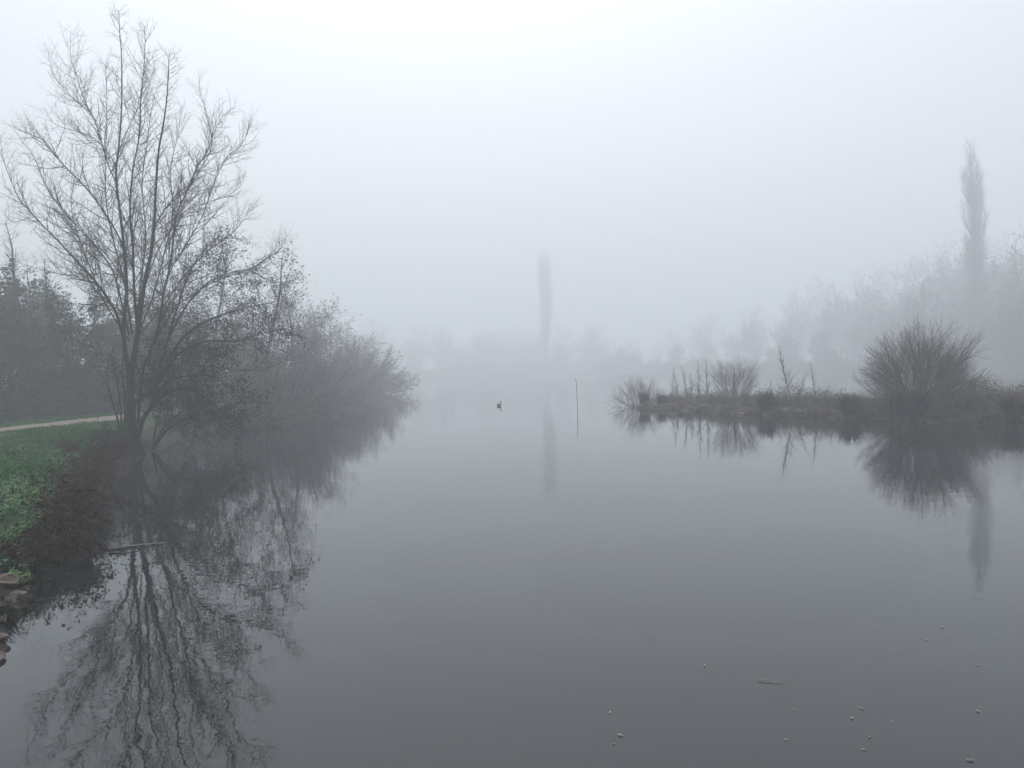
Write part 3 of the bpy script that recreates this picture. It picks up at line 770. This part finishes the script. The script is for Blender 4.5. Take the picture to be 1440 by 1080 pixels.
SEDGE_BM = blades(420, 1.15, .9, 81, .45, .018)
sed = None
for px, s, sc, lab in [(1078, .15, 1.2, "dark sedge tussock near the island's middle, below the short saplings"), (1195, .1, 1.15, "dark sedge tussock left of the large willow bush"),
                       (1266, .1, 1.2, "dark sedge tussock at the large willow's foot, left half"), (1288, .05, 1.35, "darkest tussock directly below the large willow bush"),
                       (905, .9, .9, "dark tussock under the far left bush"), (1425, .1, 1.1, "dark tussock on the shore at the picture's right edge"), (930, .8, .7, "small dark tussock right of the far left bush")]:
    if sed is None:
        sed = link_mesh("sedge_tussock", *SEDGE_BM, M_SEDGE); o = sed
    else:
        o = sed.copy(); col.objects.link(o)
    o.location = on_island(px, s); o.scale = (sc, sc, sc); o.rotation_euler = (0, 0, px * .7)
    tag(o, lab, "tussock", "dark tussocks on the island")

P_SCRUB = proto_shrub("low_scrub", 1.15, 2.6, 64, 26, M_SCRUB, M_SCRUB, .035, 12, .008, 1.6, .0, .35, 1.45)
k = 0
for row, s in enumerate((1.7, 2.7, 3.7)):
    for px in range(905 + row * 9, 1640, 33 - row * 2):
        k += 1
        x, y, z = on_island(min(px, 1475), s) if px < 1475 else (*island_pt(.78 + .2 * (px - 1475) / 170, s), .3)
        sc = .42 + .85 * (((k * 13) % 17) / 17) ** 1.5 + (.22 if px > 1330 else 0) + .12 * row
        place(P_SCRUB, "low_scrub", (x, y, z - .05), k * 1.9, (sc, sc, sc * (.9 + .25 * ((k * 5) % 4) / 4)), "low brown tangle of scrub on the island strip", "scrub", "low scrub along the island")
# dry grass along the island
g = np.random.default_rng(91); vf = []
for k in range(260):
    t = g.uniform(.03, .98); s = g.uniform(.05, 3.9) if k % 3 else g.uniform(.0, .5)
    x, y = island_pt(t, s); z = island_h(t, s)
    V, F = blades(70, g.uniform(.45, 1.1) * (1.2 if t > .62 else 1) * (.55 if s < .9 else 1), .9, 1000 + k, .7, .010, .8)
    vf.append((V + np.array([x, y, z]), F))
for k in range(190):
    t = g.uniform(.02, .98); s = g.uniform(-.1, .35)
    x, y = island_pt(t, s); z = max(.0, island_h(t, s))
    V, F = blades(60, g.uniform(.22, .5) * (1.2 if t > .62 else 1), .8, 5000 + k, .9, .010, .9)
    vf.append((V + np.array([x, y, z]), F))
tag(link_mesh("dry_grass", *join(*vf), M_DRY), "tan dead grass along the low island", "dry grass", kind="stuff")
P_REED = blades(90, 1.55, .7, 93, .5, .008)
reed = None
for px, s, sc, lab in [(1422, 2.0, 1.0, "pale reed clump fanning at the right edge"), (1395, 2.8, .9, "pale reed clump right of the large willow"), (1440, 2.8, 1.1, "tallest pale reed clump at the frame's right border")]:
    if reed is None: reed = link_mesh("reed_clump", *P_REED, M_DRY); o = reed
    else: o = reed.copy(); col.objects.link(o)
    x, y, z = on_island(px, s)
    o.location = (x, y, z); o.scale = (sc,) * 3; o.rotation_euler = (0, 0, px)
    tag(o, lab, "reeds", "reed clumps at the island's right end")

# pale stones at the island's shore
def rock_vf(sx, sy, sz, seed, sub=3, rough=.16):
    import bmesh
    bm = bmesh.new(); bmesh.ops.create_icosphere(bm, subdivisions=sub, radius=1)
    g = np.random.default_rng(seed); V = np.array([v.co for v in bm.verts]); F = np.array([[v.index for v in f.verts] for f in bm.faces]); bm.free()
    for _ in range(9):
        n = g.normal(size=3); n /= np.linalg.norm(n); h = g.uniform(.62, .92)
        dd = V @ n; V = V - np.where(dd > h, dd - h, 0)[:, None] * n
    for k in range(5):
        d = g.normal(size=3) * 2.2 * 1.6 ** k; V = V * (1 + rough * .5 / 1.7 ** k * np.sin(V @ d + g.uniform(0, 6)))[:, None]
    return V * np.array([sx, sy, sz]), F
def rock(name, loc, size, seed, mat, label, cat="rock", group=None, rz=0):
    V, F = rock_vf(*size, seed)
    o = link_mesh(name, V, F, mat, smooth=False)
    o.location = loc; o.rotation_euler = (0, 0, rz)
    return tag(o, label, cat, group)
for px, s, sz, lab in [(1047, .1, (.55, .3, .09), "flat pale stone on the island shore left of the dark tussock"), (1310, .1, (.30, .2, .08), "flat pale stone just right of the willow's dark tussock"),
                       (1160, .1, (.22, .18, .07), "small pale stone on the shore left of the middle tussocks")]:
    x, y, z = on_island(px, s); rock("shore_stone", (x, y, .03), sz, px, M_ROCK, lab, "stone", "pale stones on the island shore")

# ------------------------------------------------------------------ left bank foreground
# turf: blades too many to count
g = np.random.default_rng(101)
def bank_points(n, y0, y1, d0, d1, power=1.0):
    y = y0 + (y1 - y0) * g.uniform(0, 1, n) ** power; d = g.uniform(d0, d1, n); x = xl(y) - d
    return x, y, ground_z(x, y)
def blade_field(x, y, z, h, w, seed):
    g2 = np.random.default_rng(seed); n = len(x)
    az = g2.uniform(0, 6.28, n); ln = g2.uniform(.1, .9, n) * h; H = h * g2.uniform(.5, 1.2, n)
    dx, dy = np.cos(az), np.sin(az); sx, sy = -dy * w, dx * w
    V = np.stack([np.stack([x - sx, y - sy, z - .02], 1), np.stack([x + sx, y + sy, z - .02], 1),
                  np.stack([x + dx * ln * .4 + sx * .8, y + dy * ln * .4 + sy * .8, z + H * .65], 1), np.stack([x + dx * ln - sx * .1, y + dy * ln - sy * .1, z + H], 1)], 1).reshape(-1, 3)
    return V, np.arange(4 * n).reshape(n, 4)
def off_path(x, y):
    e = .16 + .22 * vnoise(x * 0 + 4, y * 2.2, 23)
    return (x < PATH_X0 + e) | (x > PATH_X1 - e)
fields = []
for n, y0, y1, d0, d1, h, w in [(26000, 9, 22, 1.2, 9, .10, .007), (30000, 20, 36, 1.6, 13, .10, .010), (16000, 34, 60, 1.5, 12, .11, .014)]:
    x, y, z = bank_points(n, y0, y1, d0, d1)
    m = off_path(x, y) & (vnoise(x * 1.3, y * 1.3, 17) > -.75)
    x, y, z = x[m], y[m], z[m]
    fields.append(blade_field(x, y, z, h * (1 + .5 * vnoise(x, y, 19))[..., ], w, n))
tag(link_mesh("grass", *join(*fields), M_GRASS), "green grass covering the left bank beside the path", "grass", kind="stuff")
# broad-leaved weeds
pts = []
for k in range(520):
    y = 10 + 18 * g.uniform(0, 1) ** 1.2; d = g.uniform(.5, 6.5); x = float(xl(y)) - d
    z = float(ground_z(x, y)); n = int(g.uniform(12, 40)); rr = g.uniform(.10, .26)
    a = g.uniform(0, 6.28, n); r_ = rr * np.sqrt(g.uniform(0, 1, n))
    pts.append(np.stack([x + np.cos(a) * r_, y + np.sin(a) * r_, z + .03 + g.uniform(.0, .16, n) * (1 - r_ / rr * .5)], 1))
for k in range(420):
    y = 10.2 + 7.5 * g.uniform(0, 1); d = g.uniform(.25, 3.2); x = float(xl(y)) - d
    if vnoise(x * 2.2, y * 2.2, 29) < -.25: continue
    z = float(ground_z(x, y)); n = int(g.uniform(10, 34)); rr = g.uniform(.08, .22)
    a = g.uniform(0, 6.28, n); r_ = rr * np.sqrt(g.uniform(0, 1, n))
    pts.append(np.stack([x + np.cos(a) * r_, y + np.sin(a) * r_, z + .03 + g.uniform(.0, .24, n) * (1 - r_ / rr * .5)], 1))
tag(link_mesh("bank_weeds", *leaves(np.concatenate(pts), .036, 5, .5, .62), M_WEED), "leafy green weeds over the left bank", "weeds", kind="stuff")

# dark wet grass hanging over the near waterline
vf = []
for k in range(120):
    y = 9.5 + 8 * g.uniform(0, 1); x = float(xl(y)) - g.uniform(-.05, .9); z = float(ground_z(x, y))
    V, F = blades(46, g.uniform(.16, .34), .35, 3000 + k, .9, .006, .9)
    vf.append((V + np.array([x, y, z]), F))
tag(link_mesh("shore_grass", *join(*vf), M_SHORE), "dark wet grass hanging at the near shore", "grass", kind="stuff")
# brambles hanging down the bank
def proto_bramble(seed, H, R, n):
    r = random.Random(seed); root = empty("bramble_bush", (0, 0, 0)); canes, lp = [], []
    S = [dict(seg=.16, wig=.07, trop=-.085, dens=5.0, t0=.15, rad=.01, sides=4, taper=.6, leaf=15, lj=.05, zmin=-.55),
         dict(seg=.09, wig=.14, trop=-.04, dens=5, t0=.1, ang=.9, angv=.3, rad=.005, len=lambda t, L: .18 + .22 * r.random(), sides=3, leaf=22, lj=.04, zmin=-.55),
         dict(seg=.06, wig=.14, trop=-.02, dens=0, ang=.8, rad=.0035, len=lambda t, L: .10, sides=3, leaf=16, lj=.03)]
    for k in range(n):
        a = r.uniform(0, 6.28); e = r.uniform(.3, 1.4)
        d = (math.cos(a) * math.cos(e), math.sin(a) * math.cos(e), math.sin(e))
        grow(canes, r, (r.gauss(0, .25), r.gauss(0, .25), 0), d, R * r.uniform(.7, 1.3), .008, 0, S, lp)
    link_mesh("canes", *tubes(canes), M_BRAMBLE, root)
    link_mesh("foliage", *leaves(lp, .034, seed, .2, .6), M_BRAMLEAF, root)
    return root
P_BR = [proto_bramble(111, .8, .95, 40), proto_bramble(112, .8, .85, 36)]
BR = [  # y, distance behind shoreline, scale, label
    (11.9, 0.65, 0.38, "smallest bramble at the lower left corner behind the pink rocks"), 
    (12.3, 0.40, 0.45, "low bramble clump nearest the camera beside the pink rocks"), (13.1, 0.20, 0.63, "dark bramble clump overhanging the water by the fallen stick"), (14.3, 0.40, 0.85, "wide reddish bramble bulging out over the water"),
    (15.7, 0.65, 0.85, "reddish bramble on the bank behind the widest one"), (17.2, 0.60, 0.85, "bramble clump in the middle of the bank edge"), (18.9, 0.60, 0.85, "reddish bramble below the tan boulder"),
    (20.8, 0.55, 0.81, "bramble clump at the water just past the tan boulder"), (23.0, 0.65, 0.90, "dim bramble halfway from the boulder to the tall tree"), (25.4, 0.65, 0.90, "bramble clump approaching the tall tree's foot"),
    (28.0, 0.50, 0.90, "dark bramble beside the tall tree's foot"), (30.6, 0.50, 0.99, "bramble around the base of the tall tree"), 
    (26.5, 1.70, 0.63, "small bramble at the grass edge near the tall tree"), (31.8, 1.30, 0.81, "bramble on the turf side of the tall tree's foot")]
for k, (yy, d, sc, lab) in enumerate(BR):
    x = float(xl(yy)) - d
    place(P_BR[k % 2], "bramble_bush", (x, yy, float(ground_z(x, yy))), k * 2.3, sc, lab, "bramble", "brambles along the left bank")

p = hit(141, 670)
rock("boulder", (p.x, p.y, p.z + .12), (.30, .24, .22), 5, M_ROCK, "tan boulder half buried in the bank brambles", rz=.6)
for k, (px, py, z, sz, lab) in enumerate([(4, 820, .12, (.28, .20, .12), "largest pinkish rock at the lower left shore"), (24, 838, .05, (.13, .11, .07), "flat pinkish stone beside the bent driftwood stick"), (8, 848, .03, (.15, .13, .07), "pinkish stone just below the largest shore rock"),
        (18, 856, .03, (.09, .08, .04), "small stone touching the water right of the pinkish stones"), (-2, 872, .01, (.11, .14, .05), "brownish stone half under water at the left edge"), (-6, 898, .0, (.11, .15, .05), "brown stone second from the bottom at the left edge"), (-8, 926, -.01, (.10, .16, .05), "lowest submerged brown stone at the left edge"),
        (35, 829, .05, (.08, .07, .05), "small reddish stone right of the bent stick"), (-8, 856, .06, (.13, .12, .08), "pinkish rock cut by the left edge below the largest one"), (14, 842, .0, (.08, .06, .045), "tiny reddish stone between the shore rocks")]):
    p = hit(px, py); rock("shore_rock", (p.x, p.y, p.z + .2 * sz[2]), sz, 200 + k, M_PINKROCK, lab, "rock", "pinkish rocks at the near shore", k * 1.1)

def stick(name, pix, zs, r0, mat, label, cat="stick", ground=False):
    P = [tuple(at(px, py, z)) for (px, py), z in zip(pix, zs)] if not ground else [tuple(hit(px, py) + Vector((0, 0, z))) for (px, py), z in zip(pix, zs)]
    c = P[0]
    P = [(a[0] - c[0], a[1] - c[1], a[2] - c[2]) for a in P]
    n = len(P)
    o = link_mesh(name, *tubes([(P, [r0 * (1 - .6 * i / (n - 1)) for i in range(n)], 6)]), mat)
    o.location = c
    return tag(o, label, cat)
stick("driftwood_stick", [(-10, 829), (14, 828), (32, 826), (42, 819), (40, 811), (36, 802)], [.10, .08, .06, .06, .08, .10], .022, M_WOOD, "bent bleached stick lying on the pinkish rocks", ground=True)
stick("floating_branch", [(160, 771), (180, 768), (205, 765), (232, 763)], [.02, .03, .03, .025], .022, M_WOOD, "pale branch floating in the tree's reflection", "branch")
stick("floating_branch", [(152, 775), (168, 772), (184, 769), (203, 772)], [.03, .04, .05, .01], .016, M_DARKBARK, "dark branch floating beside the brambles", "branch")
stick("floating_twig", [(1066, 956), (1080, 957), (1093, 959), (1105, 960)], [.012, .014, .013, .010], .0045, M_WOOD, "thin pale twig floating on open water at lower right", "twig")
for px, py, hh, k in [(48, 790, .75, 0), (64, 775, .55, 1), (92, 782, .6, 2), (26, 770, .5, 3)]:
    p = at(px, py + 40, .1)
    r = random.Random(300 + k); out = []
    grow(out, r, (0, 0, 0), norm(r.gauss(0, .2), r.gauss(0, .2), 1), hh, .007, 0, [dict(seg=.1, wig=.06, trop=.02, dens=4, t0=.4, rad=.01), dict(seg=.07, wig=.1, trop=.03, dens=0, ang=.6, rad=.004, len=lambda t, L: .18, sides=3)])
    o = link_mesh("dead_stalk", *tubes(out), M_DARKBARK); o.location = (p.x, p.y, float(ground_z(p.x, p.y)))
    tag(o, ["bare dead stalk above the bent driftwood", "second bare stalk from the bent driftwood", "bare stalk at the bramble's water edge", "shortest bare stalk in the bank weeds"][k], "stalk", "bare stalks on the near bank")

# post beside the path
p = at(124, 581, 1.05)
r = random.Random(5)
V, F = tubes([([(0, 0, -.3), (0, .01, .3), (.015, .01, .8), (.01, .02, 1.28), (.01, .02, 1.34)], [.11, .105, .10, .095, .06], 10)])
o = link_mesh("timber_post", V, F, M_POST); o.location = (p.x, p.y, float(ground_z(p.x, p.y)))
tag(o, "pale timber post at the wood's edge beyond the path", "post")

# pole standing in the river
p = at(812, 574, 0)
root = empty("river_pole", (p.x, p.y, 0)); tag(root, "slim dark pole standing in the open water", "pole")
link_mesh("shaft", *tubes([([(0, 0, -1), (0, 0, .6), (-.02, 0, 1.5), (-.04, 0, 2.1)], [.022, .02, .018, .015], 8)]), M_POLE, root)
link_mesh("top_spur", *tubes([([(-.035, 0, 1.9), (-.08, .01, 2.12), (-.12, .02, 2.3)], [.016, .012, .008], 6)]), M_POLE, root)

# swimming bird
def skin_body(name, chain, mat, parent):
    """rings along a chain of (x, z, half width, half height)"""
    n = 14; V = []
    for x, z, a, b_ in chain:
        for k in range(n):
            t = 2 * math.pi * k / n
            V.append((x, a * math.cos(t), z + b_ * math.sin(t)))
    F = [[i * n + k, i * n + (k + 1) % n, (i + 1) * n + (k + 1) % n, (i + 1) * n + k] for i in range(len(chain) - 1) for k in range(n)]
    return link_mesh(name, np.array(V), np.array(F), mat, parent)
p = at(702, 571, 0)
bird = empty("water_bird", (p.x, p.y, 0), .9, .95); tag(bird, "small dark bird swimming alone in mid river", "bird")
body = skin_body("body", [(-.33, .17, .004, .004), (-.30, .16, .05, .03), (-.22, .11, .11, .08), (-.08, .08, .145, .12), (.06, .08, .14, .125), (.16, .11, .10, .11), (.205, .18, .06, .085), (.215, .27, .043, .055),
                   (.225, .35, .042, .045), (.25, .405, .052, .05), (.285, .41, .048, .045), (.32, .40, .028, .026), (.335, .398, .006, .006)], M_DUCK, bird)
skin_body("bill", [(.318, .398, .018, .014), (.36, .392, .018, .010), (.395, .388, .012, .006), (.402, .387, .002, .002)], M_BILL, bird)

# floating leaves
LEAF = [(945, 807, 0), (938, 819, 0), (1303, 900, 0), (1325, 882, 0), (991, 936, 0), (1375, 935, 0), (1355, 944, 1), (858, 1002, 0), (872, 1034, 0), (863, 1046, 0), (1105, 1040, 0), (1211, 996, 0), (1198, 1010, 0),
        (1254, 1015, 0), (1214, 1054, 0), (1223, 1036, 1), (1375, 1000, 0), (1364, 1069, 0), (1117, 998, 1), (740, 855, 1), (812, 776, 1), (1060, 872, 1), (1100, 850, 1)]
lm = {}
for k, (px, py, br) in enumerate(LEAF):
    p = at(px, py, .004)
    key = (k % 3, br)
    if key not in lm:
        n = 8; V = [(0, 0, .004)]
        for j in range(n):
            t = 2 * math.pi * j / n; rx = .034 * (1 + .25 * (k % 3)); V.append((math.cos(t) * rx, math.sin(t) * .013 * (1 + .2 * math.cos(t)), .006 + .006 * abs(math.sin(t)) * ((j + k) % 3)))
        F = np.array([[0, 1 + j, 1 + (j + 1) % n] for j in range(n)])
        o = link_mesh("floating_leaf", np.array(V), F, M_FLEAFBROWN if br else M_FLEAF); lm[key] = o
    else:
        o = lm[key].copy(); col.objects.link(o)
    sc = (.56 if py > 960 else .52) * (.6 + .55 * ((k * 29) % 13) / 13)
    o.location = tuple(p); o.rotation_euler = (0, 0, k * 1.1); o.scale = (sc, sc, sc)
    tag(o, "small brown leaf floating on the dark water" if br else "small pale leaf floating on the dark water", "leaf", "brown leaves afloat on the river" if br else "pale leaves afloat on the river")

# ------------------------------------------------------------------ the fog itself
x0, x1, y0, y1, z0, z1 = -620, 620, -80, 1180, -3.0, FOG_TOP
HV = np.array([(x, y, z) for z in (z0, z1) for y in (y0, y1) for x in (x0, x1)], float)
HF = np.array([[0, 2, 3, 1], [4, 5, 7, 6], [0, 1, 5, 4], [2, 6, 7, 3], [0, 4, 6, 2], [1, 3, 7, 5]])
hm = bpy.data.materials.new("fog"); hm.use_nodes = True
nt = hm.node_tree
for n in list(nt.nodes):
    if n.type != 'OUTPUT_MATERIAL': nt.nodes.remove(n)
pv = nt.nodes.new("ShaderNodeVolumePrincipled")
pv.inputs['Color'].default_value = FOG_COLOR
pv.inputs['Density'].default_value = FOG_DENSITY
pv.inputs['Anisotropy'].default_value = 0.2
nt.links.new(pv.outputs[0], nt.nodes['Material Output'].inputs['Volume'])
tag(link_mesh("haze", HV, HF, hm, smooth=False), "thick pale fog over the river", "fog", kind="stuff")
print("camera check", at(0, 700), "horizon z", ray(0, 541).z, ray(1440, 498).z)
